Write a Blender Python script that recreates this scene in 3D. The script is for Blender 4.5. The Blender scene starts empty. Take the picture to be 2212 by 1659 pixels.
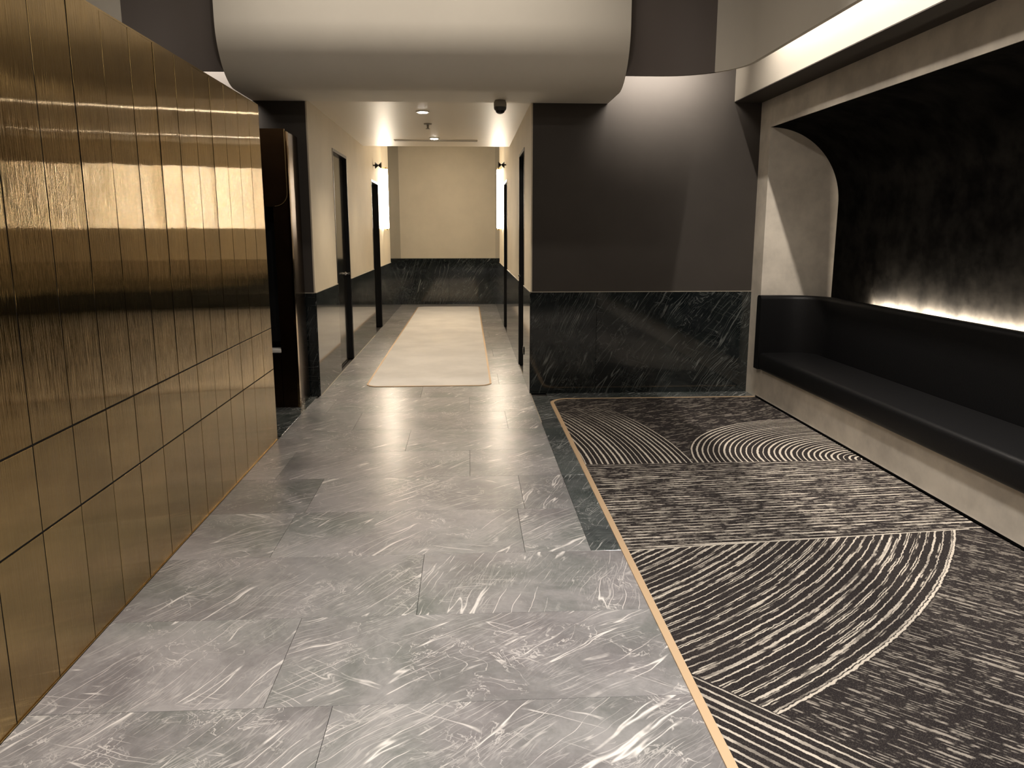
import bpy, bmesh, math, random
from mathutils import Vector, Matrix
random.seed(7)
sc = bpy.context.scene
COL = sc.collection
PI = math.pi

# ------------------------------------------------------------------ camera, world, exposure
F_PX, CXP, CYP, W_PX = 1700.0, 1106.0, 829.5, 2212.0
EYE = 1.5
pitch = math.atan2(329.5, F_PX)
cam_d = bpy.data.cameras.new('camera')
cam = bpy.data.objects.new('camera', cam_d)
COL.objects.link(cam)
up = Vector((0, math.cos(pitch), -math.sin(pitch)))          # world axes seen in camera axes
fy = Vector((1010 - CXP, 329.5, F_PX)).normalized()
fx = up.cross(fy)
rows = (fx, fy, up)
right = Vector([r[0] for r in rows]); upv = Vector([r[1] for r in rows]); fwd = Vector([r[2] for r in rows])
M = Matrix((right, upv, -fwd)).transposed().to_4x4()
M.translation = (0, 0, EYE)
cam.matrix_world = M
cam_d.sensor_width = 36.0
cam_d.lens = F_PX / W_PX * 36.0
cam_d.clip_start = 0.05
sc.camera = cam
sc.view_settings.view_transform = 'Standard'
sc.view_settings.look = 'None'
sc.view_settings.gamma = 1.0
sc.view_settings.use_curve_mapping = False
sc.view_settings.exposure = 0.0
wd = bpy.data.worlds.new('world'); sc.world = wd; wd.use_nodes = True
wd.node_tree.nodes['Background'].inputs[0].default_value = (0.9, 0.85, 0.8, 1)
wd.node_tree.nodes['Background'].inputs[1].default_value = 0.0

WARM = (1.0, 0.855, 0.67)
NEUT = (1.0, 0.90, 0.79)
COOL = (1.0, 0.94, 0.88)


def area_light(name, loc, target, sx, sy, watts, color=WARM, spread=PI, xaxis=None):
    d = bpy.data.lights.new(name, 'AREA'); d.shape = 'RECTANGLE'; d.size = sx; d.size_y = sy
    d.energy = watts; d.color = color; d.spread = spread
    o = bpy.data.objects.new(name, d); COL.objects.link(o)
    z = (Vector(loc) - Vector(target)).normalized()
    xa = Vector(xaxis or (1, 0, 0)); xa = (xa - z * xa.dot(z)).normalized()
    ya = z.cross(xa)
    m = Matrix((xa, ya, z)).transposed().to_4x4(); m.translation = loc
    o.matrix_world = m
    return o


def spot(name, loc, watts, angle, color=WARM, radius=0.05, blend=1.0, target=None):
    d = bpy.data.lights.new(name, 'SPOT'); d.energy = watts; d.color = color
    d.spot_size = angle; d.spot_blend = blend; d.shadow_soft_size = radius
    o = bpy.data.objects.new(name, d); COL.objects.link(o); o.location = loc
    if target is not None:
        o.rotation_euler = (Vector(target) - Vector(loc)).to_track_quat('-Z', 'Y').to_euler()
    return o


# strip over the rounded bulkhead, downlights over the lobby, cove strips behind the hanging fascia
area_light('bulkhead_wash_light', (-0.4, 5.72, 3.84), (-0.4, 5.78, 2.0), 2.7, 0.05, 17.5, NEUT, 2.3)
for ly in (0.6, 2.6):  # added fill without fittings, brightens the pale fascia sides
    pl = bpy.data.lights.new('lobby_fill_light', 'POINT'); pl.energy = 48; pl.color = NEUT; pl.shadow_soft_size = 0.04
    po = bpy.data.objects.new('lobby_fill_light', pl); COL.objects.link(po); po.location = (-0.28, ly, 3.86)
for lx, ly in ((-0.7, 0.2), (1.5, 0.2), (-0.7, 1.9), (1.5, 1.9), (1.5, 3.6)):
    spot('lobby_light', (lx, ly, 3.85), 250 if lx < 0 else 285, math.radians(92), COOL, 0.12)
area_light('cove_light', (2.17, 2.4, 3.10), (2.39, 2.4, 2.80), 7.6, 0.015, 3, NEUT, 1.9, xaxis=(0, 1, 0))
area_light('cove_light', (2.17, 4.85, 3.213), (2.19, 4.85, 2.20), 3.0, 0.015, 66, NEUT, 2.6, xaxis=(0, 1, 0))
area_light('cove_light', (2.17, 2.4, 2.804), (2.25, 2.4, 2.40), 7.6, 0.012, 12, NEUT, 1.95, xaxis=(0, 1, 0))
area_light('cove_light', (1.68, 6.60, 3.0), (1.68, 7.25, 2.85), 0.8, 0.02, 16, NEUT, 1.7)
area_light('cove_light', (-2.25, 6.60, 3.0), (-2.25, 7.25, 2.85), 0.7, 0.02, 14, NEUT, 1.7)
area_light('bench_strip_light', (3.250, 2.88, 0.915), (3.29, 2.88, 0.917), 6.75, 0.012, 400, WARM, xaxis=(0, 1, 0))
area_light('lobby_glow_light', (-0.4, 14.0, 3.2), (-0.4, 14.0, 0), 0.8, 3.0, 26, WARM)
spot('corridor_light', (-0.415, 7.89, 2.59), 120, math.radians(120), WARM, 0.04)
spot('corridor_light', (-0.395, 10.07, 2.59), 70, math.radians(120), WARM, 0.04)


# ------------------------------------------------------------------ node helpers
class NT:
    def __init__(s, name):
        s.m = bpy.data.materials.new(name); s.m.use_nodes = True
        s.t = s.m.node_tree; s.b = s.t.nodes['Principled BSDF']

    def n(s, typ, **kw):
        n = s.t.nodes.new(typ)
        for k, v in kw.items(): setattr(n, k, v)
        return n

    def put(s, sock, v):
        if hasattr(v, 'is_output') or isinstance(v, bpy.types.NodeSocket): s.t.links.new(v, sock)
        elif isinstance(v, (tuple, list)):
            sock.default_value = tuple(v) + ((1.0,) if len(v) == 3 and len(sock.default_value) == 4 else ())
        else: sock.default_value = v

    def math(s, op, a, b=0.0, c=0.0, clamp=False):
        n = s.n('ShaderNodeMath', operation=op); n.use_clamp = clamp
        s.put(n.inputs[0], a); s.put(n.inputs[1], b); s.put(n.inputs[2], c)
        return n.outputs[0]

    def add(s, a, b): return s.math('ADD', a, b)
    def sub(s, a, b): return s.math('SUBTRACT', a, b)
    def mul(s, a, b): return s.math('MULTIPLY', a, b)
    def gt(s, a, b): return s.math('GREATER_THAN', a, b)
    def lt(s, a, b): return s.math('LESS_THAN', a, b)

    def ss(s, x, a, b, lo=0.0, hi=1.0):
        n = s.n('ShaderNodeMapRange', interpolation_type='SMOOTHSTEP')
        for i, v in enumerate((x, a, b, lo, hi)): s.put(n.inputs[i], v)
        return n.outputs[0]

    def mix(s, f, a, b):
        n = s.n('ShaderNodeMix', data_type='RGBA')
        s.put(n.inputs[0], f); s.put(n.inputs[6], a); s.put(n.inputs[7], b)
        return n.outputs[2]

    def obj(s): return s.n('ShaderNodeTexCoord').outputs['Object']
    def pos(s): return s.n('ShaderNodeNewGeometry').outputs['Position']
    def rand(s): return s.n('ShaderNodeObjectInfo').outputs['Random']

    def mapping(s, v, scale=(1, 1, 1), rot=(0, 0, 0), loc=(0, 0, 0)):
        n = s.n('ShaderNodeMapping'); s.put(n.inputs[0], v)
        s.put(n.inputs[1], loc); s.put(n.inputs[2], rot); s.put(n.inputs[3], scale)
        return n.outputs[0]

    def noise(s, v, scale, detail=2.0, rough=0.5, dist=0.0):
        n = s.n('ShaderNodeTexNoise'); s.put(n.inputs['Vector'], v)
        n.inputs['Scale'].default_value = scale; n.inputs['Detail'].default_value = detail
        n.inputs['Roughness'].default_value = rough; n.inputs['Distortion'].default_value = dist
        return n.outputs[0]

    def vadd(s, a, b):
        n = s.n('ShaderNodeVectorMath', operation='ADD'); s.put(n.inputs[0], a); s.put(n.inputs[1], b)
        return n.outputs[0]

    def xyz(s, x, y, z):
        n = s.n('ShaderNodeCombineXYZ')
        for i, v in enumerate((x, y, z)): s.put(n.inputs[i], v)
        return n.outputs[0]

    def sep(s, v):
        n = s.n('ShaderNodeSeparateXYZ'); s.put(n.inputs[0], v)
        return n.outputs

    def bump(s, h, strength=0.3, dist=0.01):
        n = s.n('ShaderNodeBump'); n.inputs['Strength'].default_value = strength
        n.inputs['Distance'].default_value = dist; s.put(n.inputs['Height'], h)
        s.t.links.new(n.outputs[0], s.b.inputs['Normal'])

    def set(s, **kw):
        for k, v in kw.items(): s.put(s.b.inputs[k.replace('_', ' ')], v)
        return s


def plain(name, col, rough=0.5, metallic=0.0, spec=0.5, noise=0.0, nscale=6.0, bump=0.0, bscale=40.0):
    k = NT(name)
    c = col
    if noise:
        nz = k.noise(k.pos(), nscale, 5, 0.6)
        c = k.mix(k.ss(nz, 0.3, 0.7), tuple(x * (1 - noise) for x in col), tuple(min(1, x * (1 + noise)) for x in col))
    k.set(Base_Color=c, Roughness=rough, Metallic=metallic, Specular_IOR_Level=spec)
    if bump: k.bump(k.noise(k.pos(), bscale, 3), bump, 0.004)
    return k.m


def emit(name, col, strength):
    k = NT(name); k.set(Base_Color=col, Emission_Color=col, Emission_Strength=strength, Roughness=0.4)
    return k.m


def marble(name, dark, light, vein, vein_amt, cloud_amt, rough, spec, wall=False):
    k = NT(name)
    r = k.rand()
    o = k.obj()
    off = k.xyz(k.mul(r, 91.0), k.mul(r, 53.0), k.mul(r, 37.0))
    if wall:                                                   # lay the slab's own plane into XY
        s = k.sep(o); o = k.xyz(k.add(s[0], s[1]), s[2], 0.0)
    p = k.vadd(o, off)
    warp = k.noise(p, 2.2, 3, 0.55)
    wv = k.xyz(k.mul(k.sub(warp, 0.5), 0.10), k.mul(k.sub(k.noise(p, 3.1, 2), 0.5), 0.10), 0.0)
    q = k.vadd(p, wv)
    flip = k.mul(k.math('SUBTRACT', k.math('FRACT', k.mul(r, 7.31)), 0.5), 0.7)
    # long diagonal streaks: ridges of a stretched noise, broken up by a patch mask
    def streak(ang, sa, sb, wdt, lo, hi, base_off):
        mp = k.n('ShaderNodeMapping'); k.put(mp.inputs[0], q)
        k.put(mp.inputs[1], (base_off, base_off * 2.1, 0))
        k.put(mp.inputs[2], k.xyz(0.0, 0.0, k.add(flip, ang)))
        nz = k.noise(k.mapping(mp.outputs[0], (sa, sb, 1)), 1.0, 1.2, 0.45, 0.05)
        ridge = k.math('ABSOLUTE', k.sub(nz, 0.5))
        line = k.ss(ridge, 0.0, wdt, 1.0, 0.0)
        mk = k.ss(k.noise(k.vadd(p, (base_off, 3.3, 0)), 3.4, 4, 0.6), lo, hi)
        return k.mul(line, mk)
    s1 = streak(-0.95, 0.9, 15.0, 0.014, 0.44, 0.56, 3.0)
    s2 = streak(-0.80, 2.0, 34.0, 0.022, 0.42, 0.58, 11.0)
    s3 = streak(0.35, 1.2, 16.0, 0.012, 0.54, 0.64, 23.0)
    s4 = streak(-1.1, 6.0, 60.0, 0.05, 0.46, 0.66, 31.0)
    cr_ = k.math('ABSOLUTE', k.sub(k.noise(k.vadd(q, (4.4, 1.7, 0)), 7.0, 4, 0.62, 0.8), 0.5))
    crack = k.mul(k.ss(cr_, 0.0, 0.016, 1.0, 0.0), k.ss(k.noise(p, 2.6, 4, 0.65), 0.48, 0.62))
    v = k.math('MAXIMUM', k.math('MAXIMUM', s1, k.mul(s2, 0.45)), k.math('MAXIMUM', k.mul(s3, 0.7), k.math('MAXIMUM', k.mul(s4, 0.25), k.mul(crack, 0.6))))
    cl = k.noise(q, 2.0, 6, 0.65, 0.6)
    fine = k.noise(q, 26.0, 4, 0.7)
    tint = k.ss(k.noise(p, 1.7, 2), 0.35, 0.65)
    a = k.mix(tint, tuple(dark[i] * (1.02, 0.98, 1.01)[i] for i in range(3)), tuple(dark[i] * (0.84, 0.94, 0.88)[i] for i in range(3)))
    c = k.mix(k.mul(k.ss(k.add(k.mul(cl, 0.75), k.mul(fine, 0.25)), 0.34, 0.66), cloud_amt), a, light)
    tone = k.add(0.88, k.mul(r, 0.24))
    hsv = k.n('ShaderNodeHueSaturation'); k.put(hsv.inputs['Color'], c); k.put(hsv.inputs['Value'], tone)
    c = k.mix(k.mul(v, vein_amt), hsv.outputs[0], vein)
    k.set(Base_Color=c, Roughness=k.add(rough, k.mul(fine, 0.05)), Specular_IOR_Level=spec)
    return k.m


def brass_material(name, col, rough, streak_amt):
    k = NT(name)
    p = k.pos(); r = k.rand()
    st = k.noise(k.mapping(p, (1, 55, 0.5)), 3.0, 3, 0.7)
    stain = k.noise(k.mapping(p, (1, 1.4, 2.2)), 2.3, 5, 0.6)
    c = k.mix(k.ss(stain, 0.3, 0.7), tuple(x * 0.82 for x in col), col)
    c = k.mix(k.mul(k.ss(st, 0.35, 0.65), 0.18), c, tuple(x * 0.6 for x in col))
    hsv = k.n('ShaderNodeHueSaturation'); k.put(hsv.inputs['Color'], c)
    k.put(hsv.inputs['Value'], k.add(0.93, k.mul(r, 0.14)))
    k.set(Base_Color=hsv.outputs[0], Metallic=1.0, Roughness=rough, Anisotropic=1.0, Tangent=(0, 1, 0))
    h = k.add(k.mul(k.noise(k.mapping(p, (1, 60, 0.35)), 4.0, 3, 0.7), streak_amt), k.mul(k.noise(k.mapping(p, (1, 2.5, 0.5)), 2.0, 1), 1.0))
    k.bump(h, 0.5, 0.004)
    return k.m


def carpet_material():
    k = NT('patterned_carpet')
    s = k.sep(k.pos()); X0, Y0 = s[0], s[1]
    wob = k.noise(k.pos(), 34.0, 2, 0.6)
    wob2 = k.noise(k.mapping(k.pos(), loc=(5, 7, 0)), 5.0, 2)
    def rad(cx, cy):
        dx = k.sub(X0, cx); dy = k.sub(Y0, cy)
        return k.math('SQRT', k.add(k.mul(dx, dx), k.mul(dy, dy)))
    def lines(t, along, freq, width, jitter, brk, brk_scale):
        u = k.add(k.mul(t, freq), k.add(k.mul(k.sub(wob, 0.5), jitter), k.mul(k.sub(wob2, 0.5), jitter)))
        cell = k.math('FLOOR', u)
        fr = k.math('ABSOLUTE', k.sub(k.math('FRACT', u), 0.5))
        wn = k.n('ShaderNodeTexWhiteNoise', noise_dimensions='1D'); k.put(wn.inputs['W'], cell)
        w = k.mul(k.add(0.55, k.mul(wn.outputs['Value'], 0.8)), width)
        w = k.mul(w, k.add(0.55, k.mul(k.noise(k.pos(), 150.0, 1), 0.9)))
        ln = k.ss(fr, k.mul(w, 0.75), w, 1.0, 0.0)
        if brk:
            nb = k.noise(k.xyz(k.mul(along, brk_scale), k.mul(wn.outputs['Value'], 60.0), 0.0), 1.0, 3, 0.65)
            ln = k.mul(ln, k.ss(nb, 0.5 - brk, 0.60))
        return ln
    def lin(a, b): return k.add(k.mul(X0, a), k.mul(Y0, b))
    r1 = rad(-1.2, 5.9); r2 = rad(-3.0, 5.0); r3 = rad(2.67, 4.92)
    fan1 = k.math('MAXIMUM', lines(r1, lin(1, 1), 27.0, 0.125, 0.36, 0.26, 3.0), k.mul(lines(r1, lin(1, 1), 54.0, 0.17, 0.4, -0.02, 2.2), 0.85))
    fan2 = lines(r2, Y0, 27.0, 0.18, 0.22, 0.0, 3.0)
    fan3 = lines(r3, Y0, 27.0, 0.18, 0.22, 0.0, 3.0)
    band = k.math('MAXIMUM', lines(lin(-0.07, 1), X0, 26.0, 0.20, 0.14, 0.10, 5.0), k.mul(lines(lin(-0.07, 1), X0, 71.0, 0.30, 0.2, 0.02, 14.0), 0.55))
    far = k.mul(lines(lin(-0.45, 0.85), lin(0.85, 0.45), 44.0, 0.26, 0.2, 0.03, 9.0), 0.45)
    diag = k.math('MAXIMUM', k.mul(lines(lin(0.69, 0.72), lin(0.72, -0.69), 31.0, 0.17, 0.2, -0.02, 7.0), 0.5), k.mul(lines(lin(0.69, 0.72), lin(0.72, -0.69), 75.0, 0.28, 0.2, 0.01, 13.0), 0.40))
    diagb = lines(lin(0.75, 0.66), lin(0.66, -0.75), 28.0, 0.19, 0.16, 0.26, 4.0)
    yb = k.add(3.43, k.mul(X0, 0.099))                         # upper edge of the big fan
    ln = band
    up_ = k.gt(Y0, 4.92)
    upper = k.mix(k.lt(r3, 1.18), far, fan3)
    upper = k.mix(k.mul(k.lt(r2, 4.47), k.ss(k.add(Y0, k.mul(k.sub(wob2, 0.5), 0.9)), 5.7, 6.7, 1.0, 0.0)), upper, fan2)
    ln = k.mix(up_, ln, upper)
    low = k.lt(Y0, yb)
    edge = k.add(k.mul(k.sub(X0, 0.75), 1.18), k.sub(Y0, 2.442))   # lower straight edge of the big fan
    lower = k.mix(k.gt(r1, 4.30), fan1, diag)
    lower = k.mix(k.gt(edge, 0.0), diagb, lower)
    ln = k.mix(low, ln, lower)
    def outline(d, w): return k.ss(k.math('ABSOLUTE', d), w * 0.5, w, 1.0, 0.0)
    o1 = k.mul(outline(k.sub(Y0, yb), 0.006), k.lt(X0, 2.55))
    o2 = k.mul(outline(k.add(k.sub(r1, 4.29), k.mul(k.sub(wob, 0.5), 0.02)), 0.0065), k.mul(low, k.gt(edge, 0.0)))
    ln = k.math('MAXIMUM', ln, k.math('MAXIMUM', o1, o2))
    tuft = k.noise(k.pos(), 210.0, 2, 0.7)
    mott = k.noise(k.pos(), 7.0, 4, 0.6)
    base = k.mix(mott, (0.014, 0.0115, 0.0125), (0.028, 0.0235, 0.0225))
    base = k.mix(k.mul(k.ss(tuft, 0.50, 0.68), 0.45), base, (0.12, 0.105, 0.09))
    c = k.mix(k.mul(ln, 0.9), base, (0.60, 0.54, 0.46))
    k.set(Base_Color=c, Roughness=0.95, Specular_IOR_Level=0.1)
    k.bump(k.add(k.mul(ln, 1.0), k.mul(tuft, 0.6)), 0.5, 0.004)
    return k.m


def ceiling_satin():
    k = NT('corridor_ceiling_paint')
    k.set(Base_Color=(0.70, 0.63, 0.52), Roughness=0.42, Specular_IOR_Level=0.22)
    k.bump(k.noise(k.mapping(k.pos(), (1.2, 9, 1)), 3.0, 3), 0.6, 0.004)
    return k.m


CREAM = plain('cream_plaster', (0.66, 0.58, 0.445), 0.6, noise=0.04, nscale=2.0, bump=0.06)
DRUM = plain('bulkhead_plaster', (0.70, 0.65, 0.56), 0.7, noise=0.03, nscale=1.5)
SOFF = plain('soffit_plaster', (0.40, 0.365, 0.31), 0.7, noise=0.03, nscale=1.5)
CEIL = ceiling_satin()
FASC = plain('umber_fascia', (0.160, 0.137, 0.124), 0.6, spec=0.3)
TAUPE = plain('dark_taupe_paint', (0.053, 0.046, 0.040), 0.6, spec=0.3, noise=0.05, nscale=3)
CONC = plain('pale_concrete_plaster', (0.70, 0.64, 0.55), 0.7, noise=0.16, nscale=3.0, bump=0.15, bscale=12)
BLACKP = plain('black_trowelled_plaster', (0.0075, 0.007, 0.0063), 0.85, spec=0.03, noise=0.7, nscale=5.0, bump=0.8, bscale=9)
LEATHER = plain('black_leather', (0.005, 0.005, 0.0055), 0.45, spec=0.2, bump=0.15, bscale=120)
FLOORM = marble('grey_veined_marble', (0.185, 0.182, 0.180), (0.40, 0.385, 0.385), (0.86, 0.82, 0.78), 0.9, 0.75, 0.29, 0.6)
FLOORD = marble('dark_border_marble', (0.045, 0.054, 0.053), (0.15, 0.158, 0.156), (0.6, 0.6, 0.58), 0.7, 0.6, 0.13, 0.6)
WALLM = marble('black_wall_marble', (0.006, 0.008, 0.009), (0.030, 0.036, 0.036), (0.40, 0.42, 0.40), 0.36, 0.6, 0.04, 0.85, wall=True)
BRASS = brass_material('brushed_brass', (0.48, 0.335, 0.142), 0.076, 0.50)
BRONZE = plain('dark_bronze', (0.095, 0.058, 0.032), 0.25, 1.0, noise=0.15, nscale=4)
GOLD = plain('polished_brass_edge', (0.80, 0.60, 0.32), 0.25, 1.0)
POLB = plain('polished_bronze', (0.40, 0.27, 0.15), 0.10, 1.0)
TRIM = plain('satin_gold_trim', (0.66, 0.47, 0.29), 0.5, 0.3)
BLACK = plain('black_frame_paint', (0.006, 0.006, 0.0065), 0.3)
DOORM = plain('black_lacquer_door', (0.008, 0.007, 0.006), 0.10, spec=0.6)
VOID = plain('unlit_recess', (0.004, 0.004, 0.005), 0.8)
WHITE = plain('white_solid_surface', (0.80, 0.78, 0.74), 0.4)
STEEL = plain('chrome', (0.75, 0.73, 0.70), 0.2, 1.0)
RUGM = plain('ivory_pile', (0.82, 0.79, 0.76), 0.95, spec=0.1, noise=0.06, nscale=2.0, bump=0.3, bscale=160)
CARPET = carpet_material()
TUBE = emit('sconce_tube_glow', (1.0, 0.88, 0.70), 72.0)
LAMP = emit('downlight_glow', (1.0, 0.93, 0.84), 70.0)
LED = emit('bench_strip_glow', (1.0, 0.86, 0.68), 4.0)
GREY = plain('warm_grey_plastic', (0.30, 0.27, 0.22), 0.45)
DGREY = plain('dark_grey_plastic', (0.07, 0.065, 0.06), 0.4)
CAP = plain('pale_cap_strip', (0.42, 0.38, 0.31), 0.45)
SLOT = plain('slot_shadow_grey', (0.10, 0.085, 0.07), 0.6)


# ------------------------------------------------------------------ object helpers
def meshobj(name, bm, mat, parent=None, base=True, smooth=False):
    vs = [v.co for v in bm.verts]
    lo = Vector([min(v[i] for v in vs) for i in range(3)]); hi = Vector([max(v[i] for v in vs) for i in range(3)])
    org = Vector(((lo.x + hi.x) / 2, (lo.y + hi.y) / 2, lo.z))
    bmesh.ops.translate(bm, verts=bm.verts, vec=-org)
    bmesh.ops.recalc_face_normals(bm, faces=bm.faces)
    me = bpy.data.meshes.new(name); bm.to_mesh(me); bm.free()
    me.materials.append(mat)
    if smooth:
        me.polygons.foreach_set('use_smooth', [True] * len(me.polygons))
        me.set_sharp_from_angle(angle=math.radians(35))
    o = bpy.data.objects.new(name, me); COL.objects.link(o)
    if parent:
        o.parent = parent; o.location = org - wloc(parent)
    else: o.location = org
    return o


def wloc(o):
    v = Vector(o.location)
    while o.parent: o = o.parent; v += Vector(o.location)
    return v


def bm_box(x0, x1, y0, y1, z0, z1, bev=0.0, seg=2, bm=None):
    own = bm is None
    bm = bm or bmesh.new()
    g = bmesh.ops.create_cube(bm, size=1.0)['verts']
    for v in g:
        v.co = Vector((x0 if v.co.x < 0 else x1, y0 if v.co.y < 0 else y1, z0 if v.co.z < 0 else z1))
    if bev: bmesh.ops.bevel(bm, geom=list({e for v in g for e in v.link_edges}), offset=bev, segments=seg, profile=0.5, affect='EDGES')
    return bm


def box(name, x0, x1, y0, y1, z0, z1, mat, parent=None, bev=0.0, seg=2):
    return meshobj(name, bm_box(x0, x1, y0, y1, z0, z1, bev, seg), mat, parent, smooth=bev > 0)


def prism(name, pts, axis, a, b, mat, parent=None, smooth=False):
    """closed outline PTS in the plane across AXIS ('x': (y,z), 'y': (x,z), 'z': (x,y)), extruded from a to b"""
    mk = {'x': lambda p, t: (t, p[0], p[1]), 'y': lambda p, t: (p[0], t, p[1]), 'z': lambda p, t: (p[0], p[1], t)}[axis]
    bm = bmesh.new()
    A = [bm.verts.new(mk(p, a)) for p in pts]; B = [bm.verts.new(mk(p, b)) for p in pts]
    bm.faces.new(A); bm.faces.new(B[::-1])
    for i in range(len(pts)):
        j = (i + 1) % len(pts); bm.faces.new((A[i], B[i], B[j], A[j]))
    return meshobj(name, bm, mat, parent, smooth=smooth)


def arc(cx, cy, r, a0, a1, n, ry=None):
    ry = ry or r
    return [(cx + r * math.cos(math.radians(a0 + (a1 - a0) * i / n)), cy + ry * math.sin(math.radians(a0 + (a1 - a0) * i / n))) for i in range(n + 1)]


def lathe(name, prof, loc, mat, parent=None, axis='z', seg=24):
    bm = bmesh.new(); rings = []
    for r, h in prof:
        ring = []
        for i in range(seg):
            t = 2 * PI * i / seg; a, b = max(r, 1e-5) * math.cos(t), max(r, 1e-5) * math.sin(t)
            p = {'z': (a, b, h), 'x': (h, a, b), 'y': (a, h, b)}[axis]
            ring.append(bm.verts.new(Vector(p) + Vector(loc)))
        rings.append(ring)
    for q in range(len(rings) - 1):
        for i in range(seg):
            j = (i + 1) % seg; bm.faces.new((rings[q][i], rings[q][j], rings[q + 1][j], rings[q + 1][i]))
    bm.faces.new(rings[0]); bm.faces.new(rings[-1][::-1])
    return meshobj(name, bm, mat, parent, smooth=True)


def sweep(name, path, sect, mat, parent=None, smooth=True):
    """SECT: closed (offset to the right of travel, z) outline carried along a PATH of (x, y)"""
    bm = bmesh.new(); rings = []
    for i, p in enumerate(path):
        a = Vector(path[max(i - 1, 0)]); b = Vector(path[min(i + 1, len(path) - 1)])
        d = (b - a).normalized(); nrm = Vector((d.y, -d.x))
        rings.append([bm.verts.new((p[0] + nrm.x * u, p[1] + nrm.y * u, z)) for u, z in sect])
    for q in range(len(rings) - 1):
        for i in range(len(sect)):
            j = (i + 1) % len(sect); bm.faces.new((rings[q][i], rings[q][j], rings[q + 1][j], rings[q + 1][i]))
    bm.faces.new(rings[0]); bm.faces.new(rings[-1][::-1])
    return meshobj(name, bm, mat, parent, smooth=smooth)


def empty(name, loc, label, cat, kind=None, group=None):
    o = bpy.data.objects.new(name, None); COL.objects.link(o); o.location = loc; o.empty_display_size = 0.1
    return tag(o, label, cat, kind, group)


def tag(o, label, cat, kind=None, group=None):
    o['label'] = label; o['category'] = cat
    if kind: o['kind'] = kind
    if group: o['group'] = group
    return o


def linked(src, loc, parent, rot=None):
    c = src.copy(); COL.objects.link(c); c.parent = parent; c.location = Vector(loc) - wloc(parent)
    if rot: c.rotation_euler = rot
    return c


ST = 'structure'
HI = 3.92          # main ceiling
LOW = 2.625        # corridor ceiling
XL, XR = -1.385, 0.575   # corridor walls
YF = 7.25          # front wall plane
YB = 16.6          # end wall

# ------------------------------------------------------------------ floor
floor = empty('floor', (0, 0, -0.20), 'grey veined marble tile floor running through lobby and corridor', 'floor', ST)
box('floor_slab', -3.4, 3.6, -2.6, 17.0, -0.20, -0.012, DGREY, floor)
tile_cache = {}


def tile(x0, x1, y0, y1, mat):
    g = 0.0008
    key = (round(x1 - x0, 3), round(y1 - y0, 3), mat.name)
    c = (Vector(((x0 + x1) / 2, (y0 + y1) / 2, -0.012)))
    if key in tile_cache: return linked(tile_cache[key], c, floor)
    o = box('marble_tile', x0 + g, x1 - g, y0 + g, y1 - g, -0.012, 0.0, mat, floor, bev=0.0006, seg=1)
    tile_cache[key] = o
    return o


BX = 0.575          # joint line of the dark border beside the carpet
row = 0
y = 0.52
joints = {2.32: -0.67, 2.92: -0.22, 3.52: 0.258}
while y < YB - 0.05:
    y1 = min(y + 0.6, YB)
    j = joints.get(round(y, 2))
    if j is None: j = -0.9 + 0.45 * ((row * 2) % 3)
    xa = -1.405 if y < YF - 0.2 else XL
    cuts = [xa] + [c for c in (j - 2.4, j - 1.2, j, j + 1.2) if xa + 0.2 < c < BX - 0.2] + [BX if y > 3.5 else 0.722]
    for a, b in zip(cuts, cuts[1:]): tile(a, b, y, y1, FLOORM)
    y = y1; row += 1
y = 3.52
while y < 6.9:                                               # border beside the carpet
    y1 = min(y + 1.2, YF); tile(BX, 0.722, y, y1, FLOORD); y = y1
for a, b in ((0.722, 1.75), (1.75, 2.64)): tile(a, b, 6.985, YF, FLOORD)
for a, b in ((-3.2, -2.3), (-2.3, -1.405)): tile(a, b, 5.8, 6.5, FLOORD); tile(a, b, 6.5, YF, FLOORD)
for s, nm in ((XL + 0.012, 'left'), (BX, 'right')):
    box('pale_floor_strip', s - 0.004, s + 0.004, 6.1 if s > 0 else YF, 11.6, -0.001, 0.0015, CAP, floor)  # thin pale line along each side of the floor

# ------------------------------------------------------------------ carpets
cp = empty('carpet', (1.7, 4.0, -0.012), 'charcoal carpet with combed off-white fan lines before the bench', 'carpet')
RC = 0.16
TX, TY = 0.752, 6.965
outline = [(2.63, -0.5), (2.63, TY)] + arc(TX + RC, TY - RC, RC, 90, 180, 10) + [(TX, -0.5)]
prism('pile', outline, 'z', -0.012, 0.004, CARPET, cp)
path = [(TX - 0.016, -0.5)] + [(TX - 0.016, 3.0)] + [(x, y) for x, y in arc(TX + RC, TY - RC, RC + 0.016, 180, 90, 12)] + [(2.63, TY + 0.016)]
sweep('metal_trim', path, [(-0.016, -0.012), (0.016, -0.012), (0.016, 0.005), (-0.016, 0.005)], TRIM, cp, smooth=False)

rg = empty('runner_rug', (-0.39, 11.8, 0), 'long ivory runner rug with thin gold edge along corridor floor', 'rug')
RX0, RX1, RY0, RY1, RR = -1.0, 0.205, 7.66, 16.0, 0.12


def rrect(x0, x1, y0, y1, r, n=8):
    return arc(x1 - r, y1 - r, r, 0, 90, n) + arc(x0 + r, y1 - r, r, 90, 180, n) + arc(x0 + r, y0 + r, r, 180, 270, n) + arc(x1 - r, y0 + r, r, 270, 360, n)


prism('pile', rrect(RX0, RX1, RY0, RY1, RR), 'z', 0.0, 0.007, RUGM, rg)
pth = rrect(RX0 - 0.01, RX1 + 0.01, RY0 - 0.01, RY1 + 0.01, RR + 0.01); pth.append(pth[0])
sweep('gold_edge', pth, [(-0.01, 0.0), (0.01, 0.0), (0.01, 0.006), (-0.01, 0.006)], TRIM, rg, smooth=False)

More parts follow.
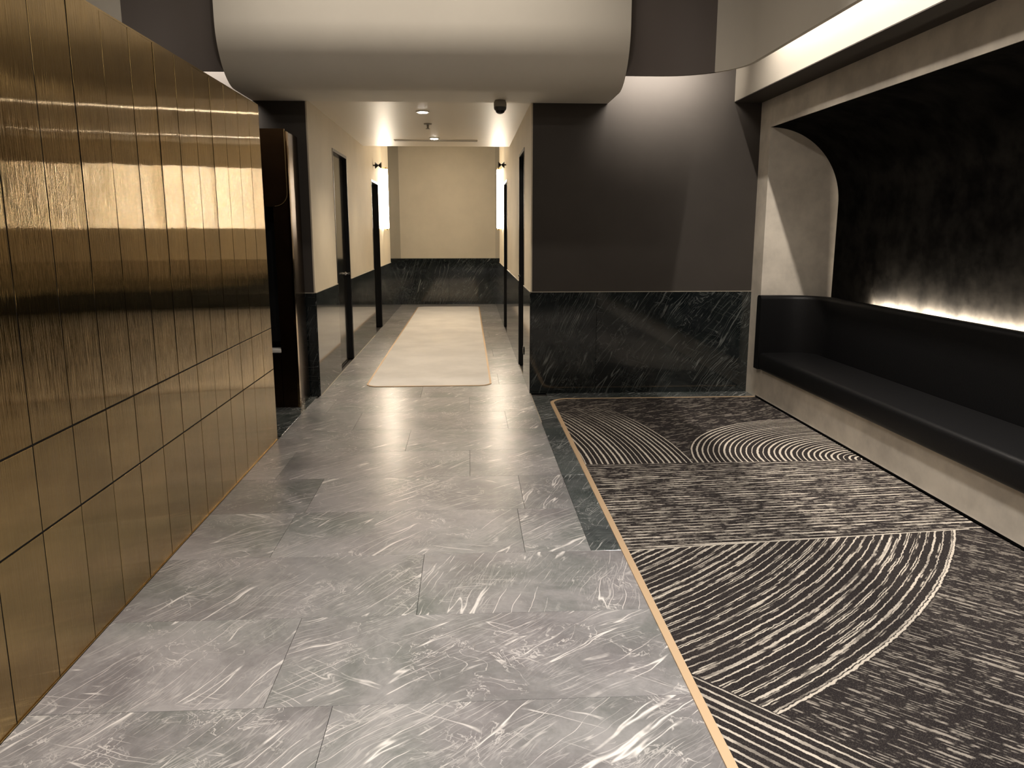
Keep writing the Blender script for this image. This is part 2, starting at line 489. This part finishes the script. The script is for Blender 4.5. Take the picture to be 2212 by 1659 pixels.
# ------------------------------------------------------------------ brass partition on the left
XB = -1.41
bw = empty('wall_left', (XB - 0.2, 2.5, 0), 'tall partition clad in brushed brass sheets with thin dark joints', 'wall', ST)
box('core', XB - 0.32, XB - 0.0027, -1.6, 5.688, 0, 2.330, VOID, bw)
CW = 0.2625
rowsz = ((0.004, 0.522), (0.529, 0.818), (0.825, 2.336))
protos = []
for z0, z1 in rowsz:
    n0 = len(protos)
    for i in range(20):
        yb = 5.69 - CW * i; ya = yb - CW
        if yb < 0.6: break
        if i == 0:
            o = box('brass_panel', XB - 0.0025, XB, ya + 0.003, yb - 0.003, z0, z1, BRASS, bw, bev=0.0008, seg=1)
            pr = o
        else:
            o = linked(pr, (XB - 0.00125, (ya + yb) / 2, z0), bw)
        o.rotation_euler = (0, math.radians(random.uniform(-0.05, 0.05)), math.radians(random.uniform(-0.25, 0.25)))
box('base_strip', XB - 0.002, XB + 0.004, -1.6, 5.69, 0, 0.0035, GOLD, bw)
box('end_cap', XB - 0.32, XB - 0.004, 5.689, 5.697, 0, 2.336, BRASS, bw)
box('top_cap', XB - 0.32, XB - 0.002, -1.6, 5.69, 2.337, 2.345, BRASS, bw)

# ------------------------------------------------------------------ bronze column with the recess
bc = empty('bronze_column', (-1.6, 6.9, 0), 'dark bronze clad column with dispenser recess between brass partition and corridor', 'column')
X0, X1, YA, YZ = -2.0, -1.468, 6.77, 7.2
RX = -1.605
prism('shaft', [(RX, 0.0), (X1, 0.0), (X1, 2.30), (X1 - 0.03, 2.322), (RX, 2.322)], 'y', YA, YZ, BRONZE, bc)
box('lower_panel', X0, RX - 0.003, YA, YZ, 0.0, 0.478, BRONZE, bc)
box('upper_panel', X0, RX - 0.003, YA, YZ, 1.70, 2.322, BRONZE, bc)
box('recess_back', X0, RX - 0.003, YZ - 0.08, YZ - 0.01, 0.53, 1.70, VOID, bc)
box('white_ledge', X0, RX + 0.002, YA - 0.012, YA + 0.10, 0.480, 0.512, WHITE, bc, bev=0.006)
r_ = 0.11
flag = [(X0, 1.702), (X0, 2.318), (-1.477, 2.318), (-1.477, 1.702 + r_)] + arc(-1.477 - r_, 1.702 + r_, r_, 0, -90, 10)[1:]
fl = prism('rounded_fascia', flag, 'y', YA - 0.016, YA - 0.002, BRONZE, bc, smooth=True)
ed = [(-1.477, 2.318), (-1.477, 1.702 + r_)] + arc(-1.477 - r_, 1.702 + r_, r_, 0, -90, 12)[1:]
edge = ed + [(x - 0.006 if i < 2 else x - 0.006 * math.cos(math.radians(-90 * (i - 1) / 12)), z if i < 2 else z + 0.006 * math.sin(math.radians(90 * (i - 1) / 12))) for i, (x, z) in list(enumerate(ed))[::-1]]
prism('gold_edge', edge, 'y', YA - 0.019, YA - 0.0165, GOLD, bc)
box('edge_strip', X1 - 0.014, X1 + 0.004, YA - 0.004, YA + 0.05, 0.0, 2.30, POLB, bc).location.z += 0.0

# ------------------------------------------------------------------ front walls
fr = empty('wall_front_right', (1.6, YF, 0), 'dark taupe wall with black marble dado right of corridor', 'wall', ST)
box('plaster', XR + 0.012, 3.6, YF, YF + 0.15, 0.956, HI, TAUPE, fr)
box('marble_panel', XR + 0.002, 1.1875, YF - 0.008, YF + 0.15, 0.0, 0.950, WALLM, fr, bev=0.001, seg=1)
box('marble_panel', 1.1895, 2.64, YF - 0.008, YF + 0.15, 0.0, 0.950, WALLM, fr, bev=0.001, seg=1)
box('cap_strip', XR + 0.002, 2.64, YF - 0.010, YF + 0.15, 0.950, 0.956, CAP, fr)
flw = empty('wall_front_left', (-2.3, YF, 0), 'dark taupe wall with black marble dado left of corridor', 'wall', ST)
box('plaster', -3.4, XL - 0.012, YF, YF + 0.15, 0.956, HI, TAUPE, flw)
box('marble_panel', -3.4, XL - 0.002, YF - 0.008, YF + 0.15, 0.0, 0.950, WALLM, flw, bev=0.001, seg=1)
box('cap_strip', -3.4, XL - 0.002, YF - 0.010, YF + 0.15, 0.950, 0.956, CAP, flw)


# ------------------------------------------------------------------ corridor walls
def corridor_side(side, x, sgn, doors):
    """plaster over black marble, split at the door openings; sgn points out of the corridor"""
    w = empty('wall_corridor_' + side, (x, 9.5, 0), 'cream %s wall of the corridor above black marble dado' % side, 'wall', ST)
    xs = lambda d: x + sgn * d
    def bx(n, d0, d1, y0, y1, z0, z1, m, bev=0):
        a, b = sorted((xs(d0), xs(d1))); return box(n, a, b, y0, y1, z0, z1, m, w, bev=bev, seg=1)
    spans = []; cur = YF + 0.001
    for d0, d1, top in doors: spans.append((cur, d0)); cur = d1
    spans.append((cur, 14.4))
    for y0, y1 in spans:
        zt = LOW + 0.1 if y1 < 11.0 else 3.25
        bx('plaster', 0, 0.15, y0, y1, 0.956, zt, CREAM)
        bx('marble_panel', -0.008, 0.15, y0, y1, 0.0, 0.950, WALLM, 0.001)
        bx('cap_strip', -0.010, 0.15, y0, y1, 0.950, 0.956, CAP)
    for d0, d1, top in doors: bx('door_header', 0, 0.15, d0, d1, top, 3.25 if d0 > 11 else LOW + 0.1, CREAM)
    bx('polished_stone_panel', 0, 0.15, 14.403, YB, 0.0, 3.25, WALLM, 0.001)
    return w


corridor_side('left', XL, -1, [(8.5, 9.46, 2.345), (11.8, 12.7, 2.24)])
corridor_side('right', XR, 1, [(8.12, 8.91, 2.325), (11.6, 12.6, 2.24)])


def door(n, x, sgn, y0, y1, top, label, depth=0.075, handle=True, near=True):
    d = empty('door_%d' % n, (x + sgn * depth, (y0 + y1) / 2, 0), label, 'door', ST)
    xs = lambda t: x + sgn * t
    def bx(nm, d0, d1, a, b, z0, z1, m, par=None):
        p, q = sorted((xs(d0), xs(d1))); return box(nm, p, q, a, b, z0, z1, m, par or d)
    leaf = bx('leaf', depth, depth + 0.045, y0 + 0.03, y1 - 0.03, 0.008, top - 0.03, DOORM)
    bx('frame_post', -0.004, depth + 0.06, y0, y0 + 0.03, 0, top, BLACK)
    bx('frame_post', -0.004, depth + 0.06, y1 - 0.03, y1, 0, top, BLACK)
    bx('frame_head', -0.004, depth + 0.06, y0 + 0.03, y1 - 0.03, top - 0.03, top, BLACK)
    bx('recess_lining', depth + 0.061, depth + 0.075, y0, y1, 0, top, VOID)
    if handle:
        h = lathe('door_handle', [(0.022, 0), (0.022, 0.008), (0.009, 0.010), (0.009, 0.045), (0.006, 0.05)], (xs(depth), y1 - 0.12 if handle != 'near' else y0 + 0.12, 1.02), STEEL, leaf, axis='x')
        if sgn < 0: pass
        else: h.scale.x = -1
        lv = bx('lever', depth - 0.055, depth - 0.04, (y1 - 0.24) if handle != 'near' else y0 + 0.11, (y1 - 0.11) if handle != 'near' else y0 + 0.24, 1.012, 1.028, STEEL, leaf)
    return d


door(1, XL, -1, 8.5, 9.46, 2.345, 'glossy black door nearest on the left of the corridor', depth=0.037)
door(2, XR, 1, 8.12, 8.91, 2.325, 'glossy black door nearest on the right of the corridor', depth=0.037)
door(3, XL, -1, 11.8, 12.7, 2.24, 'dark door far down the corridor on the left before the lit tube', handle=False)
door(4, XR, 1, 11.6, 12.6, 2.24, 'dark door far down the corridor on the right before the lit tube', handle=False)

bk = empty('wall_back', (-0.4, YB, 0), 'cream end wall of the corridor above a black marble dado', 'wall', ST)
box('plaster', XL - 0.15, XR + 0.15, YB, YB + 0.15, 0.956, 3.25, CREAM, bk)
box('marble_panel', XL, -0.40, YB - 0.008, YB + 0.15, 0.0, 0.950, WALLM, bk, bev=0.001, seg=1)
box('marble_panel', -0.398, XR, YB - 0.008, YB + 0.15, 0.0, 0.950, WALLM, bk, bev=0.001, seg=1)
box('cap_strip', XL, XR, YB - 0.010, YB + 0.15, 0.950, 0.957, CAP, bk)

# ------------------------------------------------------------------ ceilings
tag(box('ceiling_corridor', XL - 0.2, XR + 0.2, YF + 0.001, 11.05, LOW, LOW + 0.12, CEIL), 'low satin cream ceiling of the corridor carrying two downlights', 'ceiling', ST)
tag(box('ceiling_upstand', XL - 0.2, XR + 0.2, 10.93, 11.05, LOW + 0.121, 3.25, CREAM), 'cream upstand over far edge of the low corridor ceiling', 'ceiling', ST)
tag(box('ceiling_end', XL - 0.2, XR + 0.2, 10.93, YB + 0.15, 3.251, 3.35, CREAM), 'higher ceiling over far end of the corridor', 'ceiling', ST)
tag(box('ceiling', -3.5, 3.7, -2.7, YF + 0.15, HI, HI + 0.1, TAUPE), 'main ceiling high above the lobby', 'ceiling', ST)

drum = [(YF - 0.001, 3.915), (6.29, 3.915), (6.29, 3.04)] + arc(6.72, 3.04, 0.43, 180, 270, 40)[1:] + [(YF - 0.001, 2.610)]
tag(prism('ceiling_bulkhead', drum, 'x', -1.843, 1.25, DRUM, smooth=True), 'wide cream bulkhead with rounded lower edge over the corridor mouth', 'bulkhead', ST)

fa = empty('ceiling_fascia', (-0.28, 6.4, 2.70), 'hanging fascia band with rounded corners round the lobby ceiling', 'fascia', ST)
FZ = [(-0.015, 2.70), (0.015, 2.70), (0.015, 3.915), (-0.015, 3.915)]
FXR, FXL, FY, FR = 2.085, -2.645, 6.468, 0.57
arcR = arc(FXR - FR, FY - FR, FR, 90, 0, 24)
arcL = arc(FXL + FR, FY - FR, FR, 180, 90, 24)
sweep('dark_front_panel', [(1.251, FY)] + arcR[:13], FZ, FASC, fa)  # front darker than the sides, tones meet midway round each corner
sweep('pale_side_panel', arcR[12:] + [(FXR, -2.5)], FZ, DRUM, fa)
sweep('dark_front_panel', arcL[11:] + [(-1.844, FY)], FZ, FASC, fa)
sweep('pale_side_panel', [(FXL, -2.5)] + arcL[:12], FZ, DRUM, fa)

BZ = [(-0.022, 2.705), (-0.0165, 2.705), (-0.0165, 3.91), (-0.022, 3.91)]  # added unseen black sheets, stop the fascia's back bouncing cove light
sweep('bounce_blocker', arcR[4:] + [(FXR, -2.4)], BZ, BLACK, fa)
sweep('bounce_blocker', [(FXL, -2.4)] + arcL[:20], BZ, BLACK, fa)

# ------------------------------------------------------------------ right side: soffit, niche, bench
XS, XN = 2.39, 2.64
so = empty('ceiling_soffit', (XS, 3.0, 2.635), 'pale dropped soffit beam lit by cove above the bench niche', 'soffit', ST)
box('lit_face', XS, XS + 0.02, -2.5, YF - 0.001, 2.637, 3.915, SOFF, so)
box('underside', XS, XN + 0.02, -2.5, YF - 0.001, 2.630, 2.636, TAUPE, so)
nw = empty('wall_right', (XN, 3.0, 0), 'pale concrete niche frame round a black vaulted recess on right wall', 'wall', ST)
YN = 7.0
box('jamb', XN, 3.45, YN, YF - 0.001, 0.0, 2.629, CONC, nw)
box('header', XN, 3.45, -2.5, YN - 0.001, 2.390, 2.629, CONC, nw)
vault = arc(XN + 0.004, 1.742, 0.647, 90, 0, 28) + [(XN + 0.651, 0.0), (3.45, 0.0), (3.45, 2.389)]
prism('vaulted_back', vault, 'y', -2.5, YN - 0.001, BLACKP, nw, smooth=True)
box('plinth', XN, 3.28, -2.5, YN - 0.001, 0.018, 0.275, CONC, nw)
box('shadow_gap', XN + 0.01, 3.28, -2.5, YN - 0.001, 0.0, 0.018, BLACK, nw)
box('wall_end', 3.46, 3.6, -2.6, YF, 0, HI, TAUPE, nw)

be = empty('banquette_bench', (2.9, 3.2, 0.276), 'long black leather banquette built into the niche on right', 'bench')
sb = bm_box(2.598, 3.09, -0.6, 6.86, 0.277, 0.435, 0.035, 4)
seat = meshobj('seat', sb, LEATHER, be, smooth=True)
cr = 0.05
sect = [(-0.05, 0.277), (0.05, 0.277), (0.05, 0.905)] + [(0.05 - 0.035 + 0.035 * math.cos(math.radians(a)), 0.905 + 0.035 * math.sin(math.radians(a))) for a in (30, 60, 90)] + [(-0.015 - 0.035 * math.cos(math.radians(a)) + 0.0, 0.905 + 0.035 * math.sin(math.radians(a))) for a in (90, 60, 30)] + [(-0.05, 0.905)]
bpath = [(2.602, 6.93), (2.64, 6.93), (2.80, 6.93)] + arc(2.80, 6.58, 0.345, 90, 0, 14)[1:] + [(3.145, 4.5), (3.145, 2.0), (3.145, -0.6)]
sweep('backrest', bpath, sect, LEATHER, be)
led = tag(box('light_strip', 3.235, 3.246, -0.5, 6.25, 0.886, 0.906, LED), 'warm glowing strip hidden behind the bench backrest', 'light')
box('channel', 3.20, 3.285, -0.5, 6.25, 0.868, 0.885, DGREY, led)

# ------------------------------------------------------------------ fittings
for x, yy, lab, sg in ((-1.335, 13.4, 'left', -1), (0.528, 13.4, 'right', 1)):
    s = empty('wall_sconce', (x, yy, 1.53), 'glowing vertical tube lamp on %s wall at the corridor end' % lab, 'lamp', group='tube lamps at the corridor end')
    tb = lathe('tube', [(0.026, 1.545), (0.039, 1.56), (0.039, 2.49), (0.026, 2.505)], (x, yy, 0), TUBE, s)
    xw = XL if sg < 0 else XR
    a, b = sorted((xw, x - sg * 0.0)); box('backplate', a, b, yy + 0.03, yy + 0.06, 1.53, 2.52, GOLD, s)
    lathe('end_cap', [(0.041, 1.525), (0.041, 1.548)], (x, yy, 0), GOLD, tb)
    lathe('end_cap', [(0.041, 2.502), (0.041, 2.525)], (x, yy, 0), GOLD, tb)
for x, yy, lab in ((-0.415, 7.89, 'nearer round white downlight in the corridor ceiling'), (-0.395, 10.07, 'farther round white downlight in the corridor ceiling')):
    d = empty('ceiling_downlight', (x, yy, LOW - 0.02), lab, 'lamp', group='downlights in the corridor ceiling')
    lathe('bezel', [(0.062, -0.012), (0.066, -0.002), (0.066, 0.0)], (x, yy, LOW), WHITE, d)
    lathe('lens', [(0.044, -0.016), (0.046, -0.0125)], (x, yy, LOW), LAMP, d)
sp = empty('ceiling_sprinkler', (-0.41, 8.77, LOW - 0.06), 'small brass sprinkler head between the two ceiling downlights', 'sprinkler')
lathe('rose', [(0.040, -0.010), (0.045, 0.0)], (-0.41, 8.77, LOW), GREY, sp)
lathe('stem', [(0.010, -0.05), (0.012, -0.0105)], (-0.41, 8.77, LOW), GREY, sp)
lathe('deflector', [(0.022, -0.056), (0.022, -0.051)], (-0.41, 8.77, LOW), GREY, sp)
dv = empty('air_diffuser', (-0.385, 10.33, LOW - 0.008), 'long slim dark air slot across the corridor ceiling', 'vent')
box('slot', -0.895, 0.125, 10.29, 10.37, LOW - 0.006, LOW - 0.0005, SLOT, dv)
box('rim', -0.905, 0.135, 10.275, 10.2895, LOW - 0.009, LOW - 0.0005, CEIL, dv)
box('rim', -0.905, 0.135, 10.3705, 10.385, LOW - 0.009, LOW - 0.0005, CEIL, dv)
dc = empty('dome_camera', (0.292, 7.12, 2.50), 'grey and black dome camera hanging at the corridor mouth', 'camera')
cz = 2.61
lathe('housing', [(0.045, cz - 0.001), (0.054, cz - 0.018), (0.056, cz - 0.040), (0.055, cz - 0.056)], (0.292, 7.12, 0), GREY, dc)
lathe('collar', [(0.055, cz - 0.0565), (0.053, cz - 0.072), (0.046, cz - 0.085)], (0.292, 7.12, 0), DGREY, dc)
lathe('dome', [(0.042, cz - 0.0855), (0.036, cz - 0.100), (0.022, cz - 0.110), (0.004, cz - 0.114)], (0.292, 7.12, 0), BLACK, dc)
for x, sg, yy, lab in ((-1.31, -1, 12.15, 'left'), (0.505, 1, 11.95, 'right')):
    xw = XL if sg < 0 else XR
    t = empty('hall_lantern', (x, yy, 2.40), 'small black bow-tie lantern over the far %s door' % lab, 'lantern', group='lanterns over the far doors')
    lathe('shade', [(0.050, -0.046), (0.010, -0.002)], (x, yy, 2.46), BLACK, t, axis='x')
    lathe('shade', [(0.010, 0.002), (0.050, 0.046)], (x, yy, 2.46), BLACK, t, axis='x')
    a, b = sorted((xw, x)); box('bracket', a, b, yy - 0.012, yy + 0.012, 2.45, 2.47, BLACK, t)
sk = empty('socket_plate', (XR, 8.04, 0.25), 'small black socket plate low on right corridor marble', 'socket')
box('plate', XR - 0.014, XR - 0.0085, 7.99, 8.08, 0.255, 0.335, BLACK, sk, bev=0.001)
box('insert', XR - 0.017, XR - 0.0145, 8.01, 8.06, 0.275, 0.315, DGREY, sk)

# unseen rest of the room, so that light and reflections close
tag(box('wall_rear', -3.5, 3.7, -2.75, -2.6, 0, HI, TAUPE), 'dark taupe wall behind the viewpoint closing the lobby', 'wall', ST)
tag(box('wall_far_left', -3.55, -3.4, -2.6, YF + 0.15, 0, HI, TAUPE), 'dark taupe wall behind the brass partition', 'wall', ST)
